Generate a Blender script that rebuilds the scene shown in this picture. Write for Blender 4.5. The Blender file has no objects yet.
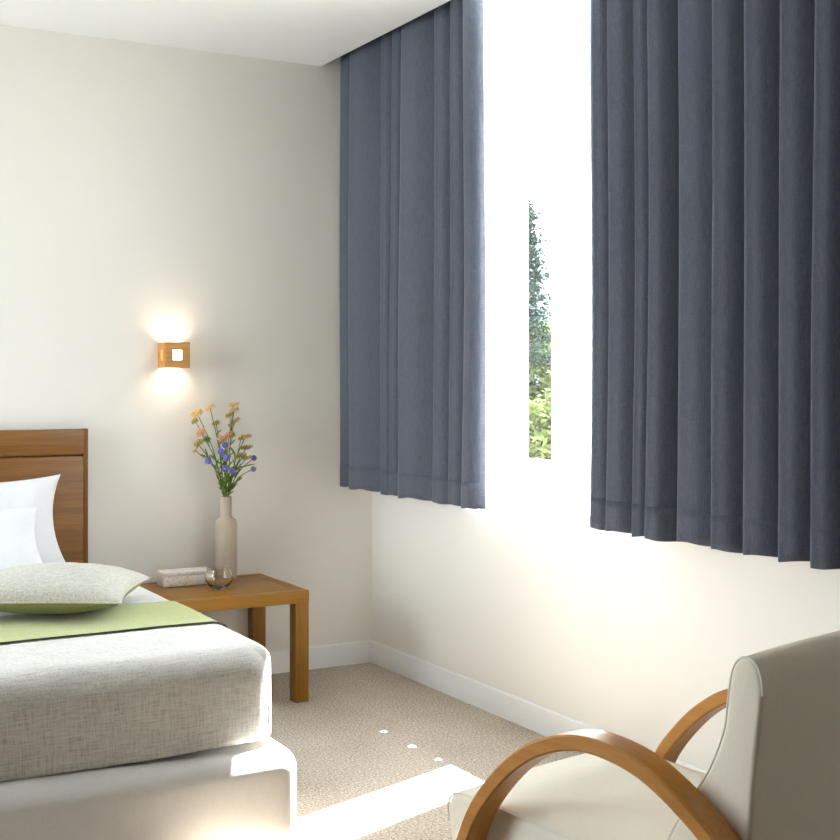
import bpy, bmesh, math, random
from mathutils import Vector, Matrix, noise as mnoise
random.seed(7)
SC = bpy.context.scene
COL = SC.collection
PI = math.pi

# ------------------------------------------------------------------ camera
CAM = Vector((-2.733, -5.341, 1.32))
FPX = 1277.0
YAW = math.radians(29.25)
FW = Vector((math.sin(YAW), math.cos(YAW), 0)); RT = Vector((math.cos(YAW), -math.sin(YAW), 0)); UP = Vector((0, 0, 1))
HOR = 380.0
cd = bpy.data.cameras.new('camera'); cam = bpy.data.objects.new('camera', cd); COL.objects.link(cam)
cam.location = CAM; cam.rotation_euler = (PI/2, 0, -YAW)
cd.sensor_width = 36; cd.lens = 36*FPX/840; cd.shift_y = -(420-HOR)/840; cd.clip_start = .05; cd.clip_end = 2000
SC.camera = cam
def pray(px, py=HOR): return FW + RT*((px-420)/FPX) + UP*((HOR-py)/FPX)
def y_at(px, x):                      # where the sight line through column px meets the plane x
    d = pray(px); return CAM.y + d.y*(x-CAM.x)/d.x
def on_y(px, py, y):
    d = pray(px, py); return CAM + d*((y-CAM.y)/d.y)

# ------------------------------------------------------------------ materials
def mat(name, color, rough=.6, spec=.3):
    m = bpy.data.materials.new(name); m.use_nodes = True
    b = m.node_tree.nodes['Principled BSDF']
    b.inputs['Base Color'].default_value = (*color, 1); b.inputs['Roughness'].default_value = rough
    b.inputs['Specular IOR Level'].default_value = spec
    return m
class NT:
    def __init__(s, m): s.m = m; s.t = m.node_tree; s.n = s.t.nodes; s.b = s.n['Principled BSDF']; s.out = s.n['Material Output']
    def new(s, typ, **kw):
        n = s.n.new(typ)
        for k, v in kw.items():
            if hasattr(n, k): setattr(n, k, v)
            else: n.inputs[k].default_value = v
        return n
    def link(s, a, b): s.t.links.new(a, b)
    def coords(s, scale=(1, 1, 1), rot=(0, 0, 0)):
        c = s.new('ShaderNodeTexCoord'); mp = s.new('ShaderNodeMapping')
        mp.inputs['Scale'].default_value = scale; mp.inputs['Rotation'].default_value = rot
        s.link(c.outputs['Object'], mp.inputs['Vector']); return mp.outputs['Vector']
    def noise(s, vec, scale, detail=3, rough=.5):
        n = s.new('ShaderNodeTexNoise', **{'Scale': scale, 'Detail': detail, 'Roughness': rough})
        s.link(vec, n.inputs['Vector']); return n.outputs['Fac']
    def ramp(s, fac, stops):
        r = s.new('ShaderNodeValToRGB'); e = r.color_ramp.elements
        while len(e) < len(stops): e.new(.5)
        for i, (p, c) in enumerate(stops): e[i].position = p; e[i].color = (*c, 1)
        s.link(fac, r.inputs['Fac']); return r.outputs['Color']
    def bump(s, h, strength, dist=.002):
        b = s.new('ShaderNodeBump', **{'Strength': strength, 'Distance': dist}); s.link(h, b.inputs['Height'])
        s.link(b.outputs['Normal'], s.b.inputs['Normal']); return b
    def math(s, op, a, b):
        n = s.new('ShaderNodeMath', operation=op)
        for i, v in enumerate((a, b)):
            if isinstance(v, (int, float)): n.inputs[i].default_value = v
            else: s.link(v, n.inputs[i])
        return n.outputs[0]

def plaster(name, col):
    m = mat(name, col, .85, .15); t = NT(m); v = t.coords()
    n = t.noise(v, 260, 4, .6); t.bump(n, .12, .001); return m
M_wall = plaster('wallpaper_cream', (.825, .80, .75))
M_ceil = plaster('ceiling_white', (.86, .865, .87))
M_trim = mat('trim_white', (.86, .86, .87), .45)
M_white = mat('window_white', (.82, .82, .80), .4)

def wood(name, a, b, c, axis='x', rough=.38, sc=1.0):
    m = mat(name, b, rough, .35); t = NT(m)
    s = {'x': (1.2, 26, 26), 'y': (26, 1.2, 26), 'z': (26, 26, 1.2)}[axis]
    v = t.coords(tuple(k*sc for k in s))
    n = t.noise(v, 2.2, 6, .62); n2 = t.noise(v, 11, 3, .6)
    f = t.math('ADD', t.math('MULTIPLY', n, .75), t.math('MULTIPLY', n2, .25))
    t.link(t.ramp(f, [(.34, a), (.52, b), (.68, c)]), t.b.inputs['Base Color'])
    t.bump(n2, .08, .001); return m
M_head = wood('headboard_oak', (.165, .067, .011), (.235, .097, .017), (.30, .133, .027), 'x')
M_headz = wood('headboard_oak_edge', (.15, .061, .010), (.21, .088, .016), (.27, .12, .024), 'z')
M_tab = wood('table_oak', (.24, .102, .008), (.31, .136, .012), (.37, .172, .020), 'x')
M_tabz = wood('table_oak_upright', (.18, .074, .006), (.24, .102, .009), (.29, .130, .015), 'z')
M_tabdark = mat('table_oak_joint', (.16, .07, .02), .5)
M_arm = wood('bent_beech', (.40, .165, .034), (.47, .205, .045), (.54, .25, .062), 'y', .3, .55)
M_sconce = wood('sconce_wood', (.44, .20, .05), (.54, .27, .08), (.62, .34, .12), 'x', .4, 2)

M_dark = wood('dark_bounce_cut', (.05, .03, .018), (.08, .048, .028), (.11, .07, .04), 'z')  # made-up dark finish for unseen walls, cuts bounce onto the chair back
def carpet():
    m = mat('carpet_beige', (.4, .33, .25), .95, .05); t = NT(m); v = t.coords()
    n = t.noise(v, 120, 3, .75); n2 = t.noise(v, 230, 2, .6); n3 = t.noise(v, 3, 2, .5)
    f = t.math('ADD', t.math('MULTIPLY', n, .7), t.math('MULTIPLY', n2, .3))
    f = t.math('ADD', f, t.math('MULTIPLY', t.math('SUBTRACT', n3, .5), .08))
    t.link(t.ramp(f, [(.36, (.20, .16, .12)), (.46, (.40, .335, .265)), (.54, (.53, .46, .38)), (.64, (.76, .70, .61))]), t.b.inputs['Base Color'])
    t.bump(f, .6, .006); return m
M_carpet = carpet()

def linen(name, a, b, c, scale=1.0, bump=.35):
    m = mat(name, b, .9, .08); t = NT(m)
    vx = t.coords((30*scale, 420*scale, 420*scale)); vz = t.coords((420*scale, 420*scale, 30*scale)); vy = t.coords((420*scale, 30*scale, 420*scale))
    n1 = t.noise(vx, 1, 3, .6); n2 = t.noise(vz, 1, 3, .6); n3 = t.noise(vy, 1, 3, .6)
    f = t.math('ADD', t.math('MULTIPLY', n1, .4), t.math('ADD', t.math('MULTIPLY', n2, .35), t.math('MULTIPLY', n3, .25)))
    t.link(t.ramp(f, [(.38, a), (.5, b), (.62, c)]), t.b.inputs['Base Color'])
    t.bump(f, bump, .002)
    t.b.inputs['Sheen Weight'].default_value = .15
    return m
M_spread = linen('linen_oatmeal', (.50, .47, .415), (.72, .695, .645), (.83, .815, .78), .62)
M_cush = linen('linen_cushion', (.36, .345, .28), (.54, .52, .45), (.70, .68, .62), .75)
M_green = linen('green_cloth', (.38, .40, .17), (.46, .48, .225), (.53, .55, .28), 1.2, .2)
M_olive = linen('olive_cloth', (.16, .165, .045), (.21, .215, .065), (.26, .265, .09), 1.2, .2)
M_hemdark = mat('runner_edge_dark', (.06, .065, .05), .9)
M_pill = linen('pillow_cotton', (.78, .78, .79), (.83, .83, .84), (.87, .87, .88), 1.6, .1)
M_skirt = linen('bed_skirt_cotton', (.76, .74, .71), (.81, .79, .77), (.85, .83, .81), 1.6, .1)
M_chair = linen('chair_cream', (.80, .725, .585), (.845, .775, .64), (.88, .815, .69), 2.0, .12)
M_pipe = mat('chair_piping', (.80, .77, .68), .7)

def drape_mat():
    m = linen('drape_slate', (.060, .066, .087), (.086, .095, .121), (.118, .128, .157), .95, .25); t = NT(m)
    t.b.inputs['Sheen Weight'].default_value = .35; t.b.inputs['Sheen Tint'].default_value = (.7, .75, .9, 1)
    tr = t.new('ShaderNodeBsdfTranslucent'); tr.inputs['Color'].default_value = (.30, .33, .40, 1)
    mx = t.new('ShaderNodeMixShader'); mx.inputs[0].default_value = .03
    t.link(t.b.outputs[0], mx.inputs[1]); t.link(tr.outputs[0], mx.inputs[2]); t.link(mx.outputs[0], t.out.inputs[0]); return m
M_drape = drape_mat()
def sheer_mat():
    m = mat('sheer_voile', (.9, .9, .9), .9, .0); t = NT(m)
    tr = t.new('ShaderNodeBsdfTranslucent'); tr.inputs['Color'].default_value = (.93, .93, .93, 1)
    tp = t.new('ShaderNodeBsdfTransparent')
    mx = t.new('ShaderNodeMixShader'); mx.inputs[0].default_value = .86
    t.link(t.b.outputs[0], mx.inputs[1]); t.link(tr.outputs[0], mx.inputs[2])
    m2 = t.new('ShaderNodeMixShader'); m2.inputs[0].default_value = .008
    t.link(mx.outputs[0], m2.inputs[1]); t.link(tp.outputs[0], m2.inputs[2]); t.link(m2.outputs[0], t.out.inputs[0]); return m
M_sheer = sheer_mat()
def pane_mat():
    m = mat('window_glass', (1, 1, 1), 0); t = NT(m)
    tp = t.new('ShaderNodeBsdfTransparent'); tp.inputs['Color'].default_value = (.97, .985, .975, 1)
    gl = t.new('ShaderNodeBsdfGlossy'); gl.inputs['Roughness'].default_value = 0
    fr = t.new('ShaderNodeFresnel'); fr.inputs['IOR'].default_value = 1.3
    mx = t.new('ShaderNodeMixShader'); t.link(fr.outputs[0], mx.inputs[0])
    t.link(tp.outputs[0], mx.inputs[1]); t.link(gl.outputs[0], mx.inputs[2]); t.link(mx.outputs[0], t.out.inputs[0]); return m
M_pane = pane_mat()
M_vase = mat('vase_stoneware', (.54, .46, .37), .5, .3)
_t = NT(M_vase); _v = _t.coords((40, 40, 160)); _t.bump(_t.noise(_v, 1.2, 2), .12, .002)
def glass_mat():
    m = mat('bowl_glass', (.97, .93, .87), .02); b = m.node_tree.nodes['Principled BSDF']
    b.inputs['Transmission Weight'].default_value = 1; b.inputs['IOR'].default_value = 1.45; return m
M_bowl = glass_mat()
def mottled():
    m = mat('mottled_card', (.8, .77, .68), .5); t = NT(m); v = t.coords((1, 1, 1.6))
    n = t.noise(v, 42, 3, .6)
    t.link(t.ramp(n, [(.34, (.74, .63, .46)), (.44, (.86, .82, .73)), (.56, (.90, .89, .86)), (.68, (.80, .72, .56))]), t.b.inputs['Base Color']); return m
M_card = mottled()
def emit(name, col, s):
    m = mat(name, col); b = m.node_tree.nodes['Principled BSDF']
    b.inputs['Emission Color'].default_value = (*col, 1); b.inputs['Emission Strength'].default_value = s; return m
M_lamp = emit('lamp_glow', (1, .84, .58), 5.0)
M_slot = emit('lamp_glow_amber', (1, .74, .34), 2.2)
M_metal = mat('satin_metal', (.6, .6, .6), .35); M_metal.node_tree.nodes['Principled BSDF'].inputs['Metallic'].default_value = 1
def leafy(name, a, b, c, sc=60, transl=.35):
    m = mat(name, b, .8, .04); t = NT(m); v = t.coords(); n = t.noise(v, sc, 2, .6)
    colr = t.ramp(n, [(.36, a), (.5, b), (.64, c)]); t.link(colr, t.b.inputs['Base Color'])
    tr = t.new('ShaderNodeBsdfTranslucent'); t.link(colr, tr.inputs['Color'])
    mx = t.new('ShaderNodeMixShader'); mx.inputs[0].default_value = transl
    t.link(t.b.outputs[0], mx.inputs[1]); t.link(tr.outputs[0], mx.inputs[2]); t.link(mx.outputs[0], t.out.inputs[0]); return m
M_stem = leafy('stem_green', (.13, .20, .05), (.18, .26, .07), (.26, .33, .10))
M_leaf = leafy('leaf_green', (.14, .24, .05), (.22, .33, .08), (.32, .42, .13))
M_yel = leafy('petal_yellow', (.82, .55, .20), (.90, .72, .36), (.94, .82, .52), 160, .25)
M_peach = leafy('petal_peach', (.82, .36, .17), (.88, .50, .28), (.92, .70, .44), 160, .25)
M_ygrn = leafy('petal_green_yellow', (.36, .36, .08), (.55, .47, .13), (.78, .60, .24), 160, .25)
M_blue = leafy('petal_violet', (.12, .09, .38), (.20, .16, .55), (.34, .28, .70), 220, .1)
M_bluegrey = leafy('petal_greyblue', (.20, .22, .30), (.28, .31, .40), (.40, .43, .50), 220, .1)
M_fol_d = leafy('foliage_dark', (.012, .022, .014), (.020, .033, .022), (.032, .048, .032), 3, .12)
M_fol_m = leafy('foliage_mid', (.040, .055, .016), (.066, .082, .026), (.098, .116, .038), 3, .12)
M_fol_l = leafy('foliage_light', (.040, .054, .014), (.072, .086, .022), (.105, .118, .038), 3, .15)
M_bark = mat('bark', (.10, .075, .05), .9)
M_lawn = mat('lawn_green', (.10, .11, .07), .95)
M_hill = mat('hill_blue', (.10, .135, .15), .95)

# ------------------------------------------------------------------ mesh helpers
def finish(name, bm, m, parent=None, smooth=True, local=False, angle=40):
    me = bpy.data.meshes.new(name)
    if parent is not None and not local:
        bmesh.ops.translate(bm, verts=bm.verts, vec=-parent.location)
    bmesh.ops.recalc_face_normals(bm, faces=bm.faces)
    for f in bm.faces: f.smooth = smooth
    if smooth:
        for e in bm.edges:
            if len(e.link_faces) == 2 and e.calc_face_angle(0) > math.radians(angle): e.smooth = False
    bm.to_mesh(me); bm.free()
    me.materials.append(m)
    o = bpy.data.objects.new(name, me); COL.objects.link(o)
    if parent is not None: o.parent = parent
    return o
def tag(o, label=None, cat=None, group=None, kind=None):
    for k, v in (('label', label), ('category', cat), ('group', group), ('kind', kind)):
        if v: o[k] = v
    return o
def thing(name, loc, label, cat, group=None, rz=0):
    o = bpy.data.objects.new(name, None); COL.objects.link(o); o.location = loc; o.rotation_euler = (0, 0, rz)
    o.empty_display_size = .1
    return tag(o, label, cat, group)
def box(bm, x0, x1, y0, y1, z0, z1, bev=0, seg=2):
    b2 = bmesh.new()
    bmesh.ops.create_cube(b2, size=1)
    bmesh.ops.scale(b2, vec=(abs(x1-x0), abs(y1-y0), abs(z1-z0)), verts=b2.verts)
    bmesh.ops.translate(b2, vec=((x0+x1)/2, (y0+y1)/2, (z0+z1)/2), verts=b2.verts)
    if bev: bmesh.ops.bevel(b2, geom=list(b2.edges), offset=bev, segments=seg, profile=.5, affect='EDGES')
    join(bm, b2)
def join(bm, b2):
    mp = {v: bm.verts.new(v.co) for v in b2.verts}
    for f in b2.faces:
        try: bm.faces.new([mp[v] for v in f.verts])
        except ValueError: pass
    b2.free()
def boxobj(name, x0, x1, y0, y1, z0, z1, m, parent=None, bev=.002, **kw):
    bm = bmesh.new(); box(bm, x0, x1, y0, y1, z0, z1, bev); return finish(name, bm, m, parent, **kw)
def tube(bm, pts, r, n=8, cap=True):
    pts = [Vector(p) for p in pts]; rs = r if isinstance(r, (list, tuple)) else [r]*len(pts)
    rings = []; up = None
    for i, p in enumerate(pts):
        d = (pts[min(i+1, len(pts)-1)]-pts[max(i-1, 0)]).normalized()
        if up is None: up = d.orthogonal().normalized()
        up = (up - d*up.dot(d)).normalized(); s = d.cross(up)
        rings.append([bm.verts.new(p+(up*math.cos(2*PI*k/n)+s*math.sin(2*PI*k/n))*rs[i]) for k in range(n)])
    for a, b in zip(rings, rings[1:]):
        for k in range(n): bm.faces.new((a[k], a[(k+1) % n], b[(k+1) % n], b[k]))
    if cap:
        bm.faces.new(rings[0][::-1]); bm.faces.new(rings[-1])
def lathe(bm, prof, c=(0, 0, 0), n=40):
    rings = []
    for r, z in prof:
        if r < 1e-6: rings.append([bm.verts.new((c[0], c[1], c[2]+z))])
        else: rings.append([bm.verts.new((c[0]+r*math.cos(2*PI*k/n), c[1]+r*math.sin(2*PI*k/n), c[2]+z)) for k in range(n)])
    for a, b in zip(rings, rings[1:]):
        for k in range(n):
            q = [a[k % len(a)], a[(k+1) % len(a)], b[(k+1) % len(b)], b[k % len(b)]]
            u = []
            for v in q:
                if v not in u: u.append(v)
            if len(u) > 2: bm.faces.new(u)
def grid(bm, nu, nv, fn):
    vs = [[bm.verts.new(fn(i/nu, j/nv)) for j in range(nv+1)] for i in range(nu+1)]
    for i in range(nu):
        for j in range(nv): bm.faces.new((vs[i][j], vs[i+1][j], vs[i+1][j+1], vs[i][j+1]))
    return vs
def catmull(P, n=6):
    P = [Vector(p) for p in P]; out = []
    for i in range(len(P)-1):
        a, b, c, d = P[max(i-1, 0)], P[i], P[i+1], P[min(i+2, len(P)-1)]
        for k in range(n):
            t = k/n
            out.append(.5*((2*b)+(c-a)*t+(2*a-5*b+4*c-d)*t*t+(3*b-a-3*c+d)*t**3))
    out.append(P[-1]); return out
def mod_solid(o, th, off=0):
    m = o.modifiers.new('thickness', 'SOLIDIFY'); m.thickness = th; m.offset = off; return o
def mod_sub(o, l=1):
    m = o.modifiers.new('smooth', 'SUBSURF'); m.levels = l; m.render_levels = l; return o
def nz(x, y, z): return mnoise.noise(Vector((x, y, z)))
def struct(o): o['kind'] = 'structure'; return o

# ------------------------------------------------------------------ the room
CEIL, BOXTOP, REC = 2.76, 3.30, -.265
XL, YB = -5.2, -7.4
TH = .09
WY0, WY1, WZ0, WZ1 = -.80, -2.0, .950, 3.285  # head raised out of view for sun on the bed; sides narrowed against glow
struct(boxobj('floor', XL-.2, TH, YB-.2, .2, -.12, 0, M_carpet, bev=0))
struct(boxobj('ceiling', XL-.2, REC, YB-.2, .2, CEIL, BOXTOP+.1, M_ceil, bev=0))
struct(boxobj('trim_1', REC, TH, YB-.2, .2, BOXTOP, BOXTOP+.1, M_ceil, bev=0))       # roof of the curtain recess, raised unseen to fit the taller window
struct(boxobj('wall_back', XL-.2, TH, 0, .2, 0, BOXTOP, M_wall, bev=0))
bm = bmesh.new()
for a in ((WY0, 0, 0, BOXTOP), (YB, WY1, 0, BOXTOP), (WY1, WY0, 0, WZ0), (WY1, WY0, WZ1, BOXTOP)):
    box(bm, 0, TH, a[0], a[1], a[2], a[3])
struct(finish('wall_right', bm, M_wall, smooth=False))
LY0, LY1, LZ0, LZ1 = -.15, -2.0, .3, 2.73  # opening for the unseen fill window
bm = bmesh.new()
for a in ((LY0, 0, 0, CEIL), (YB, LY1, 0, CEIL), (LY1, LY0, 0, LZ0), (LY1, LY0, LZ1, CEIL)):
    box(bm, XL-.2, XL, a[0], a[1], a[2], a[3])
struct(finish('wall_left', bm, M_dark, smooth=False))
struct(boxobj('wall_front', XL-.2, TH, YB-.2, YB, 0, BOXTOP, M_dark, bev=0))
def skirting(name, pts_x):
    bm = bmesh.new(); box(bm, *pts_x)
    bmesh.ops.bevel(bm, geom=[e for e in bm.edges if all(v.co.z > .09 for v in e.verts)], offset=.005, segments=3, affect='EDGES')
    return struct(finish(name, bm, M_trim))
skirting('baseboard_back', (XL, 0, -.016, 0, 0, .102))
skirting('baseboard_right', (-.016, 0, YB, -.016, 0, .102))

def window(name, x0, x1, y0, y1, z0, z1, stiles, inward):
    """frame with sashes between x0 and x1, glass in the middle"""
    root = bpy.data.objects.new(name, None); COL.objects.link(root); root.location = ((x0+x1)/2, (y0+y1)/2, z0); root['kind'] = 'structure'
    f = .045
    bm = bmesh.new()
    box(bm, x0, x1, y0, y0-f, z0, z1, .003); box(bm, x0, x1, y1+f, y1, z0, z1, .003)
    box(bm, x0, x1, y0-f, y1+f, z1-f, z1, .003); box(bm, x0, x1, y0-f, y1+f, z0, z0+f*.8, .003)
    finish('window_frame', bm, M_white, root)
    ys = [y0-f]+stiles+[y1+f]
    for i in range(len(ys)-1):
        a, b = ys[i], ys[i+1]; s = .03; q0, q1 = x0+.015, x1-.015
        bm = bmesh.new()
        box(bm, q0, q1, a, a-s, z0+f*.8, z1-f, .003); box(bm, q0, q1, b+s, b, z0+f*.8, z1-f, .003)
        box(bm, q0, q1, a-s, b+s, z1-f-s, z1-f, .003); box(bm, q0, q1, a-s, b+s, z0+f*.8, z0+f*.8+s, .003)
        finish('sash', bm, M_white, root)
        bm = bmesh.new(); xm = (x0+x1)/2
        bm.faces.new([bm.verts.new(p) for p in ((xm, a-s, z0+f*.8+s), (xm, b+s, z0+f*.8+s), (xm, b+s, z1-f-s), (xm, a-s, z1-f-s))])
        finish('window_pane', bm, M_pane, root, smooth=False)
    return root
w1 = window('window_1', .03, .08, WY0, WY1, WZ0, WZ1, [], -1)
boxobj('window_sill', -.008, .03, WY0-.001, WY1+.001, WZ0-.02, WZ0+.006, M_white, w1, .004)
boxobj('transom_bar', .028, .078, WY0-.045, WY1+.045, 2.615, 2.665, M_white, w1, .004)
window('added_fill_window', XL-.15, XL-.09, LY0, LY1, LZ0, LZ1, [-1.05], 1)  # unseen window added to fill the room with light from the left

# ------------------------------------------------------------------ drapes
RAILZ = BOXTOP-.004
def drape_path(ridges, end=None):
    """ridges: (pixel column, x of the crest).  Crest, slow fall into a valley, quick return."""
    R = [(x, y_at(p, x)) for p, x in ridges]
    pts = []
    for i, (x, y) in enumerate(R):
        pts.append((x, y))
        if i < len(R)-1:
            x2, y2 = R[i+1]; gap = y-y2
            dep = min(.105, .055+gap*.40)
            pts.append((x+.003, y-gap*.18))
            pts.append((x+dep*.14, y-gap*.42))
            pts.append((x+dep*.55, y-gap*.66))
            pts.append((x+dep, y-gap*.85))
            pts.append((x2+dep*.5, y2+gap*.05))
    if end: pts += end
    return pts
def make_drape(path, z0, z1, seed, hem, top_gather):
    P = catmull([(x, y, 0) for x, y in path], 4)
    xc = sum(p.x for p in P)/len(P)
    nz_ = 26
    def build(za, zb, n, push=0):
        bm = bmesh.new()
        def fn(u, v):
            k = u*(len(P)-1); p = P[int(round(k))]
            z = za+(zb-za)*v; h = (z-z0)/(z1-z0)
            amp = 1-.22*h + .05*math.sin(5*h+p.y*9+seed)
            if top_gather: amp *= 1-.25*max(0, (h-.80)/.2)
            x = xc+(p.x-xc)*amp + .010*nz(p.y*3+seed, h*1.6, 1.3)
            y = p.y + .008*nz(p.y*5+seed, h*2.2, 7.1)*min(1, (1.0-h)*3+.3)
            wz = z+(.004*math.sin(p.y*40+seed)*(1-v) if za == z0 else 0)
            return (x-push, min(y, -.012), wz)
        grid(bm, len(P)-1, n, fn); return bm
    return build
def drape(name, path, label, seed, group, gather):
    b = make_drape(path, .835, RAILZ, seed, .1, gather)
    o = mod_solid(finish(name, b(.835, RAILZ, 40), M_drape, angle=80), .003)
    tag(o, label, 'curtain', group)
    h = b(.835, .935, 4, .0012)
    bmesh.ops.translate(h, verts=h.verts, vec=(0, 0, 0))
    mod_solid(finish('bottom_hem', h, M_drape, o, angle=80), .003)
    return o
XR = -.215
left = drape_path([(339.5, -.19), (349, XR), (381, XR), (391, -.222), (399.5, -.225), (433, XR), (449, XR), (462, -.225)],
                  [(-.232, y_at(467, -.232)), (-.226, y_at(471, -.226)), (-.205, y_at(478, -.205)), (-.175, y_at(485, -.175))])
drape('curtain', left, 'short slate blue drape hanging beside the back wall, left of the window gap', 1.0, 'slate blue drapes', True)
right = drape_path([(591, -.20), (606.5, XR), (633, XR), (646.5, -.225), (679, -.19), (712, -.225), (743, -.22), (779, XR), (813, -.22), (846, XR), (884, XR), (926, XR), (966, XR), (1012, XR), (1060, XR)])
right = [(-.13, y_at(592.5, -.13)), (-.17, y_at(590.2, -.17))]+right
drape('curtain.001', right, 'wide slate blue drape right of the window gap, above the armchair', 4.0, 'slate blue drapes', False)

def sheer(name, y0, y1, xc, amp, per, label, edge=None):
    bm = bmesh.new(); n = int(abs(y1-y0)/per*10)
    def fn(u, v):
        y = y0+(y1-y0)*u; hz = .852-.055*(edge is None and -1.50 < y < -.95)+.050*(max(0, 1-abs(y+1.157)/.035)+max(0, 1-abs(y+1.345)/.025)); z = hz+(RAILZ-hz)*v
        ph = 2*PI*(y/per)+.7*math.sin(y*7)
        a = amp*(1-.25*v)*(.75+.25*math.sin(y*11+2))
        x = xc-a*math.sin(ph)+.006*nz(y*4, v*2, 3)
        if edge:
            d = abs(y-edge[0]); x += edge[1]*max(0, 1-d/.12)**2
        return (x, y+.006*nz(y*6, v*3, 9), z)
    grid(bm, n, 30, fn)
    o = finish(name, bm, M_sheer, angle=80); tag(o, label, 'sheer curtain', 'white sheer curtains'); return o
yl = y_at(527, -.085)
sheer('sheer_curtain', -.30, yl, -.072, .018, .085, 'white sheer curtain at the window, left of the view of the trees')
yr = y_at(553.5, -.168)
sheer('sheer_curtain.001', yr, -3.3, -.070, .016, .095, 'white sheer curtain at the window, right of the view of the trees', (yr, -.098))

# ------------------------------------------------------------------ bed
BX0, BX1, BYF = -2.56, -1.312, -1.985
bed = thing('bed', (-1.94, -1.0, 0), 'low bed with an oak headboard and white skirt in the left of the room', 'bed')
hbm = bmesh.new()
HX1 = -1.350; HX0 = -2.62
box(hbm, HX0, HX1-.018, -.062, -.018, .02, 1.006, .002); finish('headboard', hbm, M_head, bed)
boxobj('headboard_rail', HX0, HX1-.018, -.066, -.018, 1.014, 1.118, M_head, bed, .003)
boxobj('headboard_groove', HX0, HX1-.018, -.05, -.02, 1.004, 1.016, M_headz, bed, 0)
boxobj('headboard_edge', HX1-.018, HX1, -.065, -.018, .02, 1.119, M_headz, bed, .002)
def rbox(bm, x0, x1, y0, y1, z0, z1, r, nx, ny, nzv, disp):
    """rounded closed box as dense grid on a cube, corners rounded with radius r, displaced by disp(p, n)"""
    b2 = bmesh.new(); bmesh.ops.create_cube(b2, size=2)
    bmesh.ops.subdivide_edges(b2, edges=b2.edges[:], cuts=nx, use_grid_fill=True)
    cx, cy, cz = (x0+x1)/2, (y0+y1)/2, (z0+z1)/2; hx, hy, hz = (x1-x0)/2, (y1-y0)/2, (z1-z0)/2
    def warp(t, h):     # concentrate rows near the rim
        s = abs(t); rr = min(.5, r*1.3/h); k = .55
        q = s/k*(1-rr) if s < k else (1-rr)+(s-k)/(1-k)*rr
        return math.copysign(q, t)
    for v in b2.verts:
        p = Vector((warp(v.co.x, hx)*hx, warp(v.co.y, hy)*hy, warp(v.co.z, hz)*hz))
        c = Vector((max(-hx+r, min(hx-r, p.x)), max(-hy+r, min(hy-r, p.y)), max(-hz+r, min(hz-r, p.z))))
        d = p-c
        n = d.normalized() if d.length > 1e-7 else Vector((0, 0, 0))
        q = c+n*r if d.length > 1e-7 else p
        q = q+Vector((cx, cy, cz))
        v.co = q+disp(q, n)
    join(bm, b2)
bm = bmesh.new()
def dsk(q, n):
    return n*(.010*nz(q.x*2.2, q.y*2.2, q.z*1.5)+.004*nz(q.x*9, q.y*9, 3)) if n.length else Vector((0, 0, 0))
rbox(bm, BX0-.03, -1.262, BYF-.075, -.08, .012,   .292, .065, 28, 28, 28, dsk); finish('bed_skirt', bm, M_skirt, bed)
boxobj('mattress', BX0+.03, BX1-.03, BYF+.03, -.09, .300, .535, M_pill, bed, .03)

bm = bmesh.new()
R_ = .045; RF = .075
# bedspread: profile swept round foot and both sides as an open shell (top + sides), rounded corners
def spread_fn(u, v):
    # u across the bed (0 left hem .. 1 right hem), v along (0 head .. 1 foot hem)
    w = BX1-BX0; zt = .562; drop = .262
    def fold(t, ln, R_=R_):     # t is arc length from the far end along a rounded drop: returns (pos, depth)
        a = PI/2*R_
        if t < ln-R_: return t, 0.
        if t < ln-R_+a:
            th = (t-(ln-R_))/R_; return ln-R_+R_*math.sin(th), R_*(1-math.cos(th))
        return ln, R_+(t-(ln-R_+a))
    half = w/2; tot = (half-R_)+PI/2*R_+(drop-R_)
    s = (u*2-1)*tot; px, dx = fold(abs(s), half)
    x = (BX0+BX1)/2+math.copysign(px, s)
    Ly = BYF*-1-.075; toty = (Ly-RF)+PI/2*RF+(drop-RF)
    t = v*toty; py, dy = fold(t, Ly, RF)
    return x, -.075-py, dx, dy, zt
NU, NV = 90, 110
def sp(u, v):
    # bias sampling toward the folded rims
    def bias(t):
        c = t*2-1; return .5+.5*math.copysign(1-(1-abs(c))**1.25, c)
    uu = u; x, y, dx, dy, zt = spread_fn(uu, v)
    r = R_
    # join depth of the two folds, corner stays rounded
    d = min(.262, (dx**4+dy**4)**.25)
    z = zt-d
    # round the plan corner
    cr = .09; ex = x-(BX1-cr); ey = (BYF+cr)-y
    if ex > 0 and ey > 0:
        L = math.hypot(ex, ey); k = max(ex, ey)/L
        ex *= k; ey *= k; x = BX1-cr+ex; y = BYF+cr-ey
    ex = (BX0+cr)-x; ey = (BYF+cr)-y
    if ex > 0 and ey > 0:
        L = math.hypot(ex, ey); k = max(ex, ey)/L
        x = BX0+cr-ex*k; y = BYF+cr-ey*k
    z += .004*nz(x*3, y*3, 2)*(1 if d < .02 else 0)+.0012*nz(x*14, y*14, 5)
    if d > .05:
        y -= .006*nz(x*2.5, z*4, 8)+.008*(d/.26)*(dy > .05); x += .006*nz(y*2.5, z*4, 4)+.006*(d/.26)*(1 if dx > .05 and x > -2 else 0)
    if d > .2: z += .008*nz(x*2, y*2, 11)+.010*max(0, (x+1.7)/.4)*(d-.2)/.06
    return (x, y, z)
grid(bm, NU, NV, sp)
spread = tag(mod_solid(finish('bedspread', bm, M_spread, angle=70), .006, 0), 'oatmeal linen bedspread tucked over the mattress of the bed', 'bedspread')

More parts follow.
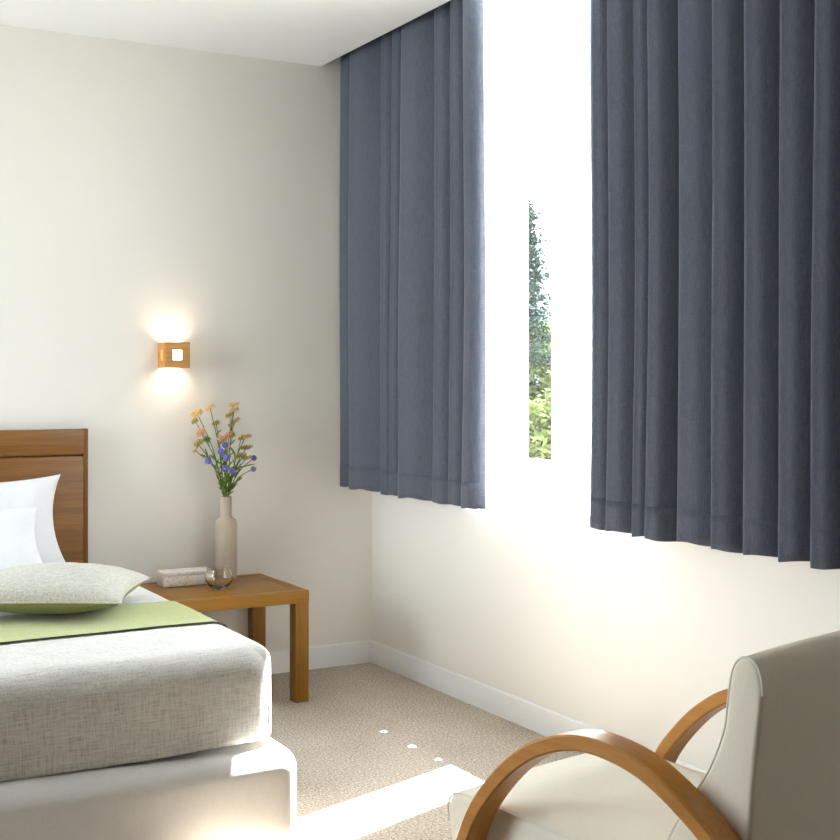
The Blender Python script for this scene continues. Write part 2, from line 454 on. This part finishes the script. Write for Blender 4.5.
# green runner across the bed
bm = bmesh.new()
def run(u, v, y0=-1.155, y1=-1.575, lift=.0075):
    tot = 1-.0
    half = (BX1-BX0)/2; s = (u*2-1)
    a = PI/2*R_; totl = (half-R_)+a+.14; t = abs(s)*totl
    if t < half-R_: px, d = t, 0
    elif t < half-R_+a:
        th = (t-half+R_)/R_; px, d = half-R_+(R_+lift)*math.sin(th), (R_)*(1-math.cos(th))+0
    else: px, d = half+lift, R_+t-(half-R_+a)
    x = (BX0+BX1)/2+math.copysign(px, s)
    y = y0+(y1-y0)*v+.003*nz(x*3, 1, 4)
    return (x+(.004*nz(y*3, d*5, 4)+.006 if d > .05 and s > 0 else 0), y, .562+lift+.004*nz(x*3, y*3, 2)-d)
grid(bm, 80, 20, run)
runner = tag(mod_solid(finish('bed_runner', bm, M_green, angle=70), .003, 0), 'green cloth runner with a dark edge across the oatmeal bedspread', 'bed runner')
bm = bmesh.new(); grid(bm, 80, 2, lambda u, v: run(u, v, -1.572, -1.579, .0085)); mod_solid(finish('edge_binding', bm, M_hemdark, runner, angle=70), .0025, 0)
tag(bpy.data.objects['edge_binding'], 'dark edge binding')

# ------------------------------------------------------------------ pillows and cushion
def pillow_surf(bm, w, h, t, side, n=36, pinch=.10, seed=0, wr=.012):
    def fn(u, v):
        a, b = u*2-1, v*2-1
        a = math.sin(a*PI/2); b = math.sin(b*PI/2)
        k = max(0, (1-a*a)*(1-b*b))
        x = a*w/2*(1-pinch*(1-b*b)*abs(a)**3); y = b*h/2*(1-pinch*(1-a*a)*abs(b)**3)
        z = side*t/2*(k**.42)
        z += side*wr*k**.3*(nz(x*6+seed, y*6, side)+.5*nz(x*15+seed, y*15, side+2))*min(1, k*3)
        return Vector((x, y, z))
    grid(bm, n, n, fn)
def frame_from(o, ex, ey):
    ex = Vector(ex).normalized(); ey = Vector(ey); ey = (ey-ex*ey.dot(ex)).normalized(); ez = ex.cross(ey)
    return Matrix(((ex.x, ey.x, ez.x, o[0]), (ex.y, ey.y, ez.y, o[1]), (ex.z, ey.z, ez.z, o[2]), (0, 0, 0, 1)))
def pillow(name, w, h, t, M, label, seed, pinch=.10):
    bm = bmesh.new(); pillow_surf(bm, w, h, t, 1, 36, pinch, seed); pillow_surf(bm, w, h, t, -1, 36, pinch, seed)
    bmesh.ops.remove_doubles(bm, verts=bm.verts, dist=.0006)
    o = finish(name, bm, M_pill, angle=100); o.matrix_world = M; return tag(o, label, 'pillow')
pillow('pillow', .66, .39, .14, frame_from((-1.805, -.195, .755), (1, .02, .0), (-.0, .33, .94)),
       'white pillow leaning against the oak headboard, behind the other pillow', 2.0, .15)
pillow('pillow.001', .62, .335, .14, frame_from((-1.925, -.43, .708), (1, -.03, .0), (-.20, .69, .70)),
       'white pillow in front, resting on the pillow at the headboard', 9.0)
cs = thing('cushion', (-1.742, -1.115, .6335), 'square cushion with linen top and olive underside lying on green runner', 'cushion')
CM = frame_from((0, 0, 0), (.895, -.447, 0), (.447, .895, -.01))
for nm, side, mm in (('top_cover', 1, M_cush), ('underside', -1, M_olive)):
    bm = bmesh.new(); pillow_surf(bm, .54, .54,   .165 if side > 0 else .120, side, 40, .09, 5.0, .008)
    for v in bm.verts: v.co = CM @ v.co
    o = finish(nm, bm, mm, cs, local=True, angle=100)
    tag(o, 'oatmeal linen top cover' if side > 0 else 'olive green underside')
bm = bmesh.new(); rim = []
for q in range(4):
    for k in range(20):
        s = math.sin((k/20*2-1)*PI/2); a, b = ((s, -1), (1, s), (-s, 1), (-1, -s))[q]
        rim.append(CM @ Vector((a*.27*(1-.09*(1-b*b)*abs(a)**3), b*.27*(1-.09*(1-a*a)*abs(b)**3), 0)))
rim.append(rim[0]); tube(bm, rim, .0035, 6, False); finish('piping', bm, M_cush, cs, local=True)

# ------------------------------------------------------------------ bedside table
TX0, TX1, TY0, TY1, TZ = -1.235, -.568, -.545, -.02, .457
tab = thing('bedside_table', ((TX0+TX1)/2, (TY0+TY1)/2, 0), 'low square oak table between the bed and the window wall', 'table')
bm = bmesh.new(); box(bm, TX0+.04, TX1-.04, TY0+.04, TY1-.04, TZ-.022, TZ-.0015, .001); finish('table_top', bm, M_tab, tab)
bm = bmesh.new()
L = .050
bm.free()
M_tabs = wood('table_oak_side', (.24, .102, .008), (.31, .136, .012), (.37, .172, .020), 'y')
boxobj('apron', TX0, TX1, TY0, TY0+.042, TZ-L, TZ, M_tab, tab); boxobj('apron', TX0, TX1, TY1-.042, TY1, TZ-L, TZ, M_tab, tab)
boxobj('apron', TX0, TX0+.042, TY0+.042, TY1-.042, TZ-L, TZ, M_tabs, tab); boxobj('apron', TX1-.042, TX1, TY0+.042, TY1-.042, TZ-L, TZ, M_tabs, tab)
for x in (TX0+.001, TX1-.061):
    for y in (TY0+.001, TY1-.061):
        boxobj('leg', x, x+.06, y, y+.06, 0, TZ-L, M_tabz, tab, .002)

def at_table(px, py):
    d = pray(px, py); return CAM+d*((TZ-CAM.z)/d.z)
# vase
VX, VY = at_table(226, 581).x, -.095
VX = on_y(226, 500, VY).x
vase = bmesh.new()
lathe(vase, [(0, .004), (.040, 0), (.0455, .004), (.047, .012), (.0475, .238), (.0465, .248), (.042, .257), (.034, .263), (.027, .268), (.0242, .277), (.0240, .350), (.0255, .357), (.0215, .357), (.0205, .30), (.022, .272), (.034, .256), (.0415, .24), (.0415, .02), (0, .012)], (VX, VY, TZ), 48)
o = finish('vase', vase, M_vase, angle=60)
tag(o, 'tall beige bottle vase with flowers, at the back of the oak table', 'vase')
VTOP = TZ+.357
# mottled box
p = at_table(164, 588); q = at_table(212, 583.5)
bx = thing('decorative_box', ((p.x+q.x)/2, p.y+.05, TZ), 'flat cream box with a mottled pattern, lying left of the vase', 'box', None, math.radians(-1.5))
L2 = (q-p).length/2
bm = bmesh.new(); box(bm, -L2, L2, -.045, .045, 0, .044, .004); finish('box_base', bm, M_card, bx, local=True)
bm = bmesh.new(); box(bm, -L2-.0015, L2+.0015, -.0465, .0465, .044, .062, .004); finish('lid', bm, M_card, bx, local=True)
# glass bowl
g = at_table(222, 590)
bm = bmesh.new()
prof = [(0, 0), (.026, 0), (.030, .003), (.045, .016), (.058, .038), (.060, .054), (.055, .071), (.049, .082), (.0505, .085), (.0475, .0855), (.0465, .082), (.052, .070), (.0568, .054), (.055, .039), (.043, .021), (.028, .010), (0, .008)]
lathe(bm, prof, (g.x, g.y+.035, TZ+.0005), 48)
tag(finish('glass_bowl', bm, M_bowl, angle=70), 'small round smoky glass bowl in front of the beige vase', 'bowl')

# ------------------------------------------------------------------ flowers
def floret_cluster(bm, c, axis, ln, wd, n, rnd):
    axis = axis.normalized(); s = axis.orthogonal().normalized(); t = axis.cross(s)
    for i in range(n):
        a = rnd.uniform(-1, 1); r = (1-abs(a)**2*.6)*rnd.uniform(.1, 1); th = rnd.uniform(0, 2*PI)
        p = c+axis*(a*ln)+(s*math.cos(th)+t*math.sin(th))*wd*r
        nrm = (p-c+UP*.006+Vector((0, -.004, 0))).normalized(); u = nrm.orthogonal().normalized(); w = nrm.cross(u)
        sz = rnd.uniform(.0045, .0075); k0 = rnd.uniform(0, 6)
        ctr = bm.verts.new(p-nrm*sz*.5); ring = []
        for k in range(10):
            an = k0+2*PI*k/10; rr = sz*(1 if k % 2 == 0 else .55)
            ring.append(bm.verts.new(p+(u*math.cos(an)+w*math.sin(an))*rr+nrm*(sz*.25 if k % 2 == 0 else 0)))
        for k in range(10): bm.faces.new((ctr, ring[k], ring[(k+1) % 10]))
def leafblade(bm, p, d, ln, wd):
    d = d.normalized(); s = d.cross(Vector((.2, -1, .1))).normalized(); n = s.cross(d)
    prev = None
    for k in range(6):
        t = k/5; q = p+d*ln*t+n*ln*.18*t*t-UP*ln*.12*t*t; w = wd*math.sin(PI*min(1, t*.92+.06))
        cur = (bm.verts.new(q-s*w), bm.verts.new(q+n*w*.25), bm.verts.new(q+s*w))
        if prev:
            bm.faces.new((prev[0], prev[1], cur[1], cur[0])); bm.faces.new((prev[1], prev[2], cur[2], cur[1]))
        prev = cur
def flower(name, px, py, dy, kind, label, group, heads, lean=0, leaves=2):
    rnd = random.Random(px*31+py)
    top = on_y(px, py, VY+dy)
    ang = math.atan2(dy, top.x-VX); base = Vector((VX+.006*math.cos(ang), VY+.006*math.sin(ang), VTOP-.10)); lip = Vector((VX+.011*math.cos(ang), VY+.009*math.sin(ang), VTOP+.004))
    root = thing(name, base, label, 'flower', group)
    mid = lip.lerp(top, .5)+Vector((-(top.x-VX)*.10, 0, .02))
    path = catmull([base, lip, mid, top], 7)
    bm = bmesh.new(); tube(bm, path, [.0030-.0014*i/len(path) for i in range(len(path))], 6)
    for h in heads[1:]:
        hp = on_y(h[0], h[1], VY+dy+h[3] if len(h) > 3 else VY+dy)
        br = path[int(len(path)*.72)]
        tube(bm, catmull([br, br.lerp(hp, .5)+Vector((0, 0, -.006)), hp], 5), .0016, 5)
    finish('stem', bm, M_stem, root)
    for h in heads:
        hp = on_y(h[0], h[1], VY+dy+(h[3] if len(h) > 3 else 0))
        bm = bmesh.new()
        if kind == 'spray':
            m, ax, ln, wd, n = h[2]
            floret_cluster(bm, hp, Vector(ax), ln*1.25, wd*1.6, int(n*1.9), rnd)
            tube(bm, [hp-Vector(ax).normalized()*ln-UP*.006, hp-UP*.008, hp+Vector(ax).normalized()*ln-UP*.004], .002, 5)
            finish('flower_head', bm, m, root, smooth=False)
        else:
            bmesh.ops.create_icosphere(bm, subdivisions=3, radius=h[2][1])
            for v in bm.verts:
                k = 1+.22*nz(v.co.x*420, v.co.y*420, v.co.z*420)+.10*random.Random(int(v.co.x*1e6)).uniform(-1, 1)
                v.co = v.co*k+hp
            finish('flower_head', bm, h[2][0], root, smooth=False)
    for k in range(leaves):
        i = rnd.randint(int(len(path)*.36), int(len(path)*.75)); d = (path[i+1]-path[i]).normalized()
        side = Vector((rnd.uniform(-1, 1), rnd.uniform(-.6, .4), rnd.uniform(.1, .7)))
        bm = bmesh.new(); leafblade(bm, path[i], d*.6+side, rnd.uniform(.03, .06), rnd.uniform(.003, .006))
        finish('leaf', bm, M_leaf, root)
    return root
X, Xd, Xu = (1, 0, .25), (1, 0, .7), (1, .2, .1)
GY, GB = 'yellow and peach flowers in the vase', 'violet globe flowers in the vase'
fl = [
 (197, 413, .02, 'spray', 'yellow flower at the upper left of the bouquet, biggest full head', GY, [(197, 413, (M_yel, Xd, .020, .014, 46)), (195, 421, (M_ygrn, Xd, .012, .008, 16))]),
 (210, 408, -.03, 'spray', 'yellow flower on a straight stem, just right of the biggest yellow head', GY, [(210, 407.5, (M_yel, Xd, .020, .009, 34))]),
 (201, 433, -.05, 'spray', 'peach flower below the biggest yellow head on the left', GY, [(201, 432, (M_peach, Xd, .018, .013, 40)), (207, 439, (M_leaf, X, .012, .009, 18))]),
 (198, 444, .05, 'spray', 'lowest yellow flower at the left side of the bouquet', GY, [(199, 443, (M_ygrn, Xd, .018, .010, 30)), (195, 450, (M_yel, Xd, .008, .006, 10))]),
 (216, 423, .03, 'spray', 'small yellow flower in the middle gap of the bouquet, above the violet globes', GY, [(216, 423, (M_ygrn, X, .013, .008, 24))]),
 (233, 405, 0, 'spray', 'tallest yellow flower, with stacked heads at the top of the bouquet', GY, [(234, 404, (M_yel, X, .020, .007, 30)), (234, 409.5, (M_yel, X, .019, .007, 28)), (230, 414, (M_ygrn, Xd, .018, .006, 26)), (234, 422, (M_ygrn, Xd, .024, .006, 30))]),
 (226, 437, -.06, 'spray', 'orange red flower in the centre of the bouquet', GY, [(222, 438, (M_peach, Xu, .018, .008, 34)), (229, 435, (M_peach, Xd, .016, .010, 34)), (233, 434, (M_ygrn, X, .008, .009, 16))]),
 (246, 436, .02, 'spray', 'yellow flower at the right of the bouquet, above the green yellow ones', GY, [(245, 436.5, (M_yel, Xu, .024, .007, 34)), (241, 438, (M_ygrn, X, .010, .006, 14))]),
 (247, 447, -.02, 'spray', 'green yellow flower at the right, just below the right yellow head', GY, [(247, 447, (M_ygrn, Xu, .023, .006, 30))]),
 (243, 456, -.05, 'spray', 'lowest green yellow flower at the right of the bouquet', GY, [(241, 455.5, (M_ygrn, X, .020, .008, 30)), (247, 457.5, (M_ygrn, Xu, .018, .007, 22))]),
]
for i, a in enumerate(fl): flower('yellow_flower' if i == 0 else 'yellow_flower.%03d' % i, *a, leaves=5)
bl = [
 (208, 461, -.06, 'violet globe flower at the far left of the bouquet', .0125),
 (225, 445, -.07, 'topmost violet globe flower in the middle of the bouquet', .0115),
 (221, 451.5, -.09, 'violet globe flower left of centre, second from the top', .0125),
 (226.5, 457, -.10, 'violet globe flower in the centre, third from the top', .0130),
 (225, 468.5, -.10, 'lower violet globe flower directly under the central one', .0120),
 (233, 471.5, -.10, 'lowest violet globe flower, right of centre near the vase neck', .0120),
 (254, 458, -.02, 'violet globe flower at the far right of the bouquet', .0110),
 (253.5, 469, -.05, 'greyish blue globe flower at the far right, below the violet one', .0110)]
for i, (px, py, dy, lab, r) in enumerate(bl):
    flower('globe_flower' if i == 0 else 'globe_flower.%03d' % i, px, py, dy, 'globe', lab, GB, [(px, py, (M_bluegrey if i == 7 else M_blue, r*1.08))], leaves=5)

# ------------------------------------------------------------------ wall lamp
a = on_y(165, 355, -.10); b = on_y(190, 355, -.10)
sx0, sx1 = a.x, b.x
z1 = on_y(177, 342, -.10).z; z0 = on_y(177, 368, -.10).z
zc = (z0+z1)/2; xc = (sx0+sx1)/2
sc = thing('wall_lamp', (xc, 0, zc), 'lit wooden cube wall lamp above the oak table', 'lamp')
bm = bmesh.new(); T = .010; D0, D1 = -.10, -.012
hw = .021
# front with a square hole
box(bm, sx0, xc-hw, D0, D0+T, z0, z1); box(bm, xc+hw, sx1, D0, D0+T, z0, z1)
box(bm, xc-hw, xc+hw, D0, D0+T, z0, zc-hw); box(bm, xc-hw, xc+hw, D0, D0+T, zc+hw, z1)
finish('front_panel', bm, M_sconce, sc, smooth=False)
ym = -.055
for (xa, xb) in ((sx0, sx0+T), (sx1-T, sx1)):
    bm = bmesh.new()
    box(bm, xa, xb, D0+T, ym-.012, z0, z1); box(bm, xa, xb, ym+.012, 0, z0, z1)
    box(bm, xa, xb, ym-.012, ym+.012, z0, zc-.024); box(bm, xa, xb, ym-.012, ym+.012, zc+.024, z1)
    finish('side_panel', bm, M_sconce, sc, smooth=False)
boxobj('glass_diffuser', xc-hw-.004, xc+hw+.004, D0+T, D0+T+.004, zc-hw-.004, zc+hw+.004, M_lamp, sc, 0)
for xa in (sx0+T, sx1-T-.003):
    boxobj('slot_diffuser', xa, xa+.003, ym-.014, ym+.014, zc-.026, zc+.026, M_slot, sc, 0)
boxobj('back_plate', sx0+T, sx1-T, -.012, -.001, z0+.02, z1-.02, M_metal, sc, 0)
for s, nm in ((1, 'up'), (-1, 'down')):
    ld = bpy.data.lights.new('lamp_bulb', 'AREA'); ld.shape = 'RECTANGLE'; ld.size = (sx1-sx0)-.03; ld.size_y = .05; ld.energy = .2; ld.color = (1, .82, .58)
    lo = bpy.data.objects.new('lamp_bulb', ld); COL.objects.link(lo); lo.parent = sc; lo.location = (0, -.05, s*.022); lo.rotation_euler = (PI if s > 0 else 0, 0, 0)

# ------------------------------------------------------------------ armchair
A12 = math.radians(12)
CH = thing('armchair', (-1.2618, -3.2789, 0), 'cream upholstered armchair with bent wood arms below the right drape', 'armchair', None, A12)
# local axes: x = width (to the right seen from behind), y = forward, z = up; x=0 is the outer face of the near arm
prof = [(.365, .0), (.360, .10), (.345, .22), (.304, .335), (.258, .424), (.182, .513), (.11, .571), (.054, .601), (0, .62), (-.065, .630), (-.14, .624), (-.212, .605), (-.291, .564), (-.367, .510), (-.45, .43), (-.53, .325), (-.59, .20), (-.62, .08), (-.63, 0)]
PF = catmull([(0, y, z) for y, z in prof], 6)
def hoop(x0, w, th):
    bm = bmesh.new(); rows = []
    for i, p in enumerate(PF):
        d = (PF[min(i+1, len(PF)-1)]-PF[max(i-1, 0)]).normalized(); n = Vector((0, d.z, -d.y))      # inward
        if n.z > 0 and i in (len(PF)//2,): n = -n
        t_ = th
        q = p+n*t_*(-1 if (Vector((0, -.1, .2))-p).dot(n) < 0 else 1)
        b_ = .004
        inn = (q-p).normalized()
        rows.append([bm.verts.new(v) for v in (
            Vector((x0, p.y, p.z))+inn*b_, Vector((x0+b_, p.y, p.z)), Vector((x0+w-b_, p.y, p.z)), Vector((x0+w, p.y, p.z))+inn*b_,
            Vector((x0+w, q.y, q.z))-inn*b_, Vector((x0+w-b_, q.y, q.z)), Vector((x0+b_, q.y, q.z)), Vector((x0, q.y, q.z))-inn*b_)])
    for a, b in zip(rows, rows[1:]):
        for k in range(8): bm.faces.new((a[k], a[(k+1) % 8], b[(k+1) % 8], b[k]))
    bm.faces.new(rows[0]); bm.faces.new(rows[-1][::-1])
    return bm
AW = .066
finish('arm_frame', hoop(0, AW, .032), M_arm, CH, local=True, angle=30)
finish('arm_frame', hoop(.635, AW, .032), M_arm, CH, local=True, angle=30)
S0, S1 = .071, .630
def extrude_profile(pts, x0, x1, crown=0, r=.018, n=10, m=None, name='', camber=None):
    """closed side outline swept across the width with softly rounded side edges; outline inset at both ends"""
    P = [Vector((0, y, z)) for y, z in pts]; N = len(P)
    c = sum(P, Vector((0, 0, 0)))/N
    nor = []
    for i in range(N):
        d = (P[(i+1) % N]-P[i-1]).normalized(); k = Vector((0, d.z, -d.y))
        nor.append(k)
    area = sum(P[i].y*P[(i+1) % N].z-P[(i+1) % N].y*P[i].z for i in range(N))
    if area < 0: nor = [-k for k in nor]
    st = []
    for k in range(5):
        a = PI/2*k/4; st.append((x0+r*(1-math.sin(a)), r*(1-math.cos(a))))
    st = [(x0+r-r*math.sin(PI/2*(1-k/4)), r-r*math.cos(PI/2*(1-k/4)) ) for k in range(5)]
    mid = [(x0+r+(x1-x0-2*r)*k/n, 0) for k in range(1, n)]
    en = [(x0+x1-a, b) for a, b in st[::-1]]
    bm = bmesh.new(); rows = []
    for x, ins in st+mid+en:
        u = (x-x0)/(x1-x0); cr = crown*(1-(2*u-1)**2)
        row = []
        for i in range(N):
            q = P[i]-nor[i]*ins*-1*-1 + nor[i]*cr
            if camber: q = q+Vector((0, 0, camber(u, q)))
            row.append(bm.verts.new((x, q.y, q.z)))
        rows.append(row)
    for a, b in zip(rows, rows[1:]):
        for i in range(N): bm.faces.new((a[i], a[(i+1) % N], b[(i+1) % N], b[i]))
    bm.faces.new(rows[0]); bm.faces.new(rows[-1][::-1])
    return bm
def closed_catmull(pts, n=5):
    P = [Vector((0, *p)) for p in pts]; out = []; N = len(P)
    for i in range(N):
        a, b, c, d = P[i-1], P[i], P[(i+1) % N], P[(i+2) % N]
        for k in range(n):
            t = k/n; out.append(.5*((2*b)+(c-a)*t+(2*a-5*b+4*c-d)*t*t+(3*b-a-3*c+d)*t**3))
    return [(p.y, p.z) for p in out]
seat_out = closed_catmull([(.405, .33), (.408, .365), (.392, .392), (.36, .400), (.28, .398), (.16, .391), (0, .383), (-.14, .376), (-.22, .36), (-.24, .30), (-.22, .245), (-.1, .235), (.1, .24), (.28, .25), (.36, .258), (.395, .285)])
bm = extrude_profile(seat_out, S0, S1, .006, .014, 18, camber=lambda u, q: .034*(1-abs(2*u-1)**3)*max(0, min(1, (q.z-.33)/.05))*max(0, min(1, (.36-q.y)/.14))); finish('seat', bm, M_chair, CH, local=True, angle=50)
back_out = closed_catmull([(-.368, .829), (-.350, .821), (-.338, .800), (-.332, .768), (-.328, .735), (-.318, .68), (-.288, .61), (-.248, .545), (-.213, .49), (-.187, .44), (-.17, .385), (-.20, .30), (-.27, .235), (-.345, .225), (-.366, .30), (-.372, .42), (-.378, .52), (-.386, .62), (-.395, .70), (-.402, .765), (-.399, .797), (-.387, .821)])
back_out = [(y-.012, z-.004) for y, z in back_out]
bm = extrude_profile(back_out, S0, S1, .006, .010, 14, camber=lambda u, q: .001*max(0, (q.z-.6)/.2)*u); finish('backrest', bm, M_chair, CH, local=True, angle=50)
def rimtube(out, x, r, name, sel):
    pts = [Vector((x, y, z)) for y, z in out if sel(y, z)]
    bm = bmesh.new(); tube(bm, pts, r, 6); o = finish(name, bm, M_pipe, CH, local=True); return o
k = len(back_out)
order = back_out[5*14:]+back_out[:5*14]
for x, y_ in ((S0+.004, 0), (S1-.004, 0)):
    rimtube(back_out[5*0:5*11] , x, .0022, 'back_piping', lambda y, z: True)
    rimtube(back_out[5*19:]+back_out[:1], x, .0022, 'back_piping', lambda y, z: True)
    rimtube(seat_out[:5*8], x, .0025, 'seat_piping', lambda y, z: True)
for y, z in ((.30, .215), (-.28, .195)):
    bm = bmesh.new(); box(bm,   .034, .667, y-.03, y+.03, z-.014, z+.014, .004); 
    finish('crossbar', bm, M_arm, CH, local=True)

# ------------------------------------------------------------------ outside the window
struct(boxobj('lawn', TH+.02, 120, -60, 160, -.6, -.5, M_lawn, bev=0))
def ground_dir(px, dist):
    d = pray(px); d.z = 0; d.normalize(); return CAM+d*dist
def tree(name, px, dist, ztop, zbot, rad, m, label, shape, n, leaf, seed):
    rnd = random.Random(seed); b = ground_dir(px, dist); b.z = -.5
    root = thing(name, b, label, 'tree' if shape != 'bush' else 'shrub')
    H = ztop+.5
    bm = bmesh.new(); tube(bm, [(0, 0, 0), (.02*rad, 0, H*.5), (0, 0, H*.94)], [.05*rad+.05, .035*rad+.03, .01], 8)
    z0 = zbot+.5
    blobs = []
    if shape == 'conifer':
        for k in range(34):
            t = k/33; z = z0+(H-z0)*t; r = rad*(1-t)**.8+.06; a = k*2.4
            e = Vector((math.cos(a)*r, math.sin(a)*r, z+.1-.12*r)); tube(bm, [(0, 0, z), e*.5+Vector((0, 0, z*.5+.08)), e], [.02, .014, .005], 5)
            for j in range(5):
                s = .3+.7*j/4; blobs.append((Vector((e.x*s, e.y*s, z+.08)), .12+.16*rad*(1-t)))
    else:
        for k in range(46):
            v = Vector((rnd.gauss(0, 1), rnd.gauss(0, 1), rnd.gauss(0, 1))).normalized()*rnd.uniform(.45, .95)
            c = Vector((v.x*rad, v.y*rad, z0+(H-z0)*(.5+.5*v.z*.92)))
            blobs.append((c, rad*.30)); tube(bm, [(0, 0, max(.1, c.z*.45)), c], [.02, .006], 5)
    finish('trunk', bm, M_bark, root, local=True)
    bm = bmesh.new()
    for i in range(n):
        c, r = rnd.choice(blobs)
        p = c+Vector((rnd.gauss(0, .5), rnd.gauss(0, .5), rnd.gauss(0, .32)))*r
        u = Vector((rnd.gauss(0, 1), rnd.gauss(0, 1), rnd.gauss(0, .5))).normalized(); w = u.cross(Vector((rnd.gauss(0, 1), rnd.gauss(0, 1), rnd.gauss(0, 1)))).normalized()
        l = leaf*rnd.uniform(.7, 1.3)
        vs = [bm.verts.new(p+q) for q in (-u*l, w*l*.45, u*l, -w*l*.45)]; bm.faces.new(vs)
    me = bpy.data.meshes.new('foliage'); bm.to_mesh(me); bm.free(); me.materials.append(m)
    o = bpy.data.objects.new('foliage', me); COL.objects.link(o); o.parent = root
    return root
tree('conifer_tree', 524, 17, 3.55, 1.5, .33, M_fol_d, 'tall dark sparse tree seen through the gap in the sheers', 'conifer', 10000, .032, 3)
tree('round_tree', 547, 21, 2.30, 0.2, 1.0, M_fol_m, 'mid green tree outside, right behind the tall dark tree', 'bush', 14000, .065, 5)
tree('shrub', 546, 12, 1.33, -.2, .75, M_fol_l, 'light green bush outside, lowest in the window gap', 'bush', 15000, .045, 12)
bm = bmesh.new()
c = ground_dir(560, 420)
def hill(u, v):
    a = u*2-1; b = v*2-1
    h = 46*max(0, 1-a*a)*max(0, 1-b*b)*(1+.25*nz(a*4, b*4, 1))
    return (c.x+a*240*RT.x+b*120*FW.x, c.y+a*240*RT.y+b*120*FW.y, h-1)
grid(bm, 40, 20, hill); struct(finish('hill', bm, M_hill))

# ------------------------------------------------------------------ light
SUN_E, SKY_S, EXPO = 36.0, 5.8, 1.45
sd = bpy.data.lights.new('sun', 'SUN'); sd.energy = SUN_E; sd.angle = math.radians(.6); sd.color = (1, .975, .94)
so = bpy.data.objects.new('sun', sd); COL.objects.link(so)
el = math.atan(1.82); az = Vector((-.941, -.338, 0)).normalized()
so.rotation_euler = (az*math.cos(el)-UP*math.sin(el)).to_track_quat('-Z', 'Y').to_euler()
so.location = (6, 3, 9)
w = bpy.data.worlds.new('sky'); SC.world = w; w.use_nodes = True
nt = w.node_tree; bg = nt.nodes['Background']
tc = nt.nodes.new('ShaderNodeTexCoord'); sep = nt.nodes.new('ShaderNodeSeparateXYZ'); rp = nt.nodes.new('ShaderNodeValToRGB')
nt.links.new(tc.outputs['Generated'], sep.inputs[0]); nt.links.new(sep.outputs['Z'], rp.inputs[0]); nt.links.new(rp.outputs[0], bg.inputs['Color'])
rp.color_ramp.elements[0].color = (.90, .955, 1, 1); rp.color_ramp.elements[1].color = (.62, .78, 1, 1)
bg.inputs['Strength'].default_value = SKY_S
def portal(name, loc, rot, sx, sy):
    l = bpy.data.lights.new(name, 'AREA'); l.shape = 'RECTANGLE'; l.size = sx; l.size_y = sy; l.cycles.is_portal = True
    o = bpy.data.objects.new(name, l); COL.objects.link(o); o.location = loc; o.rotation_euler = rot
portal('window_portal', (.086, (WY0+WY1)/2, (WZ0+WZ1)/2), (0, PI/2, 0), WZ1-WZ0, WY0-WY1)
portal('fill_window_portal', (XL-.16, (LY0+LY1)/2, (LZ0+LZ1)/2), (0, -PI/2, 0), LZ1-LZ0, LY0-LY1)  # sky portal for the added left window

vs = SC.view_settings; vs.view_transform = 'Standard'; vs.look = 'None'; vs.gamma = 1; vs.use_curve_mapping = False; vs.exposure = EXPO
cy = SC.cycles
cy.use_denoising = True; cy.max_bounces = 10; cy.diffuse_bounces = 6; cy.transmission_bounces = 8; cy.transparent_max_bounces = 12
cy.sample_clamp_indirect = 8; cy.caustics_reflective = False; cy.caustics_refractive = False
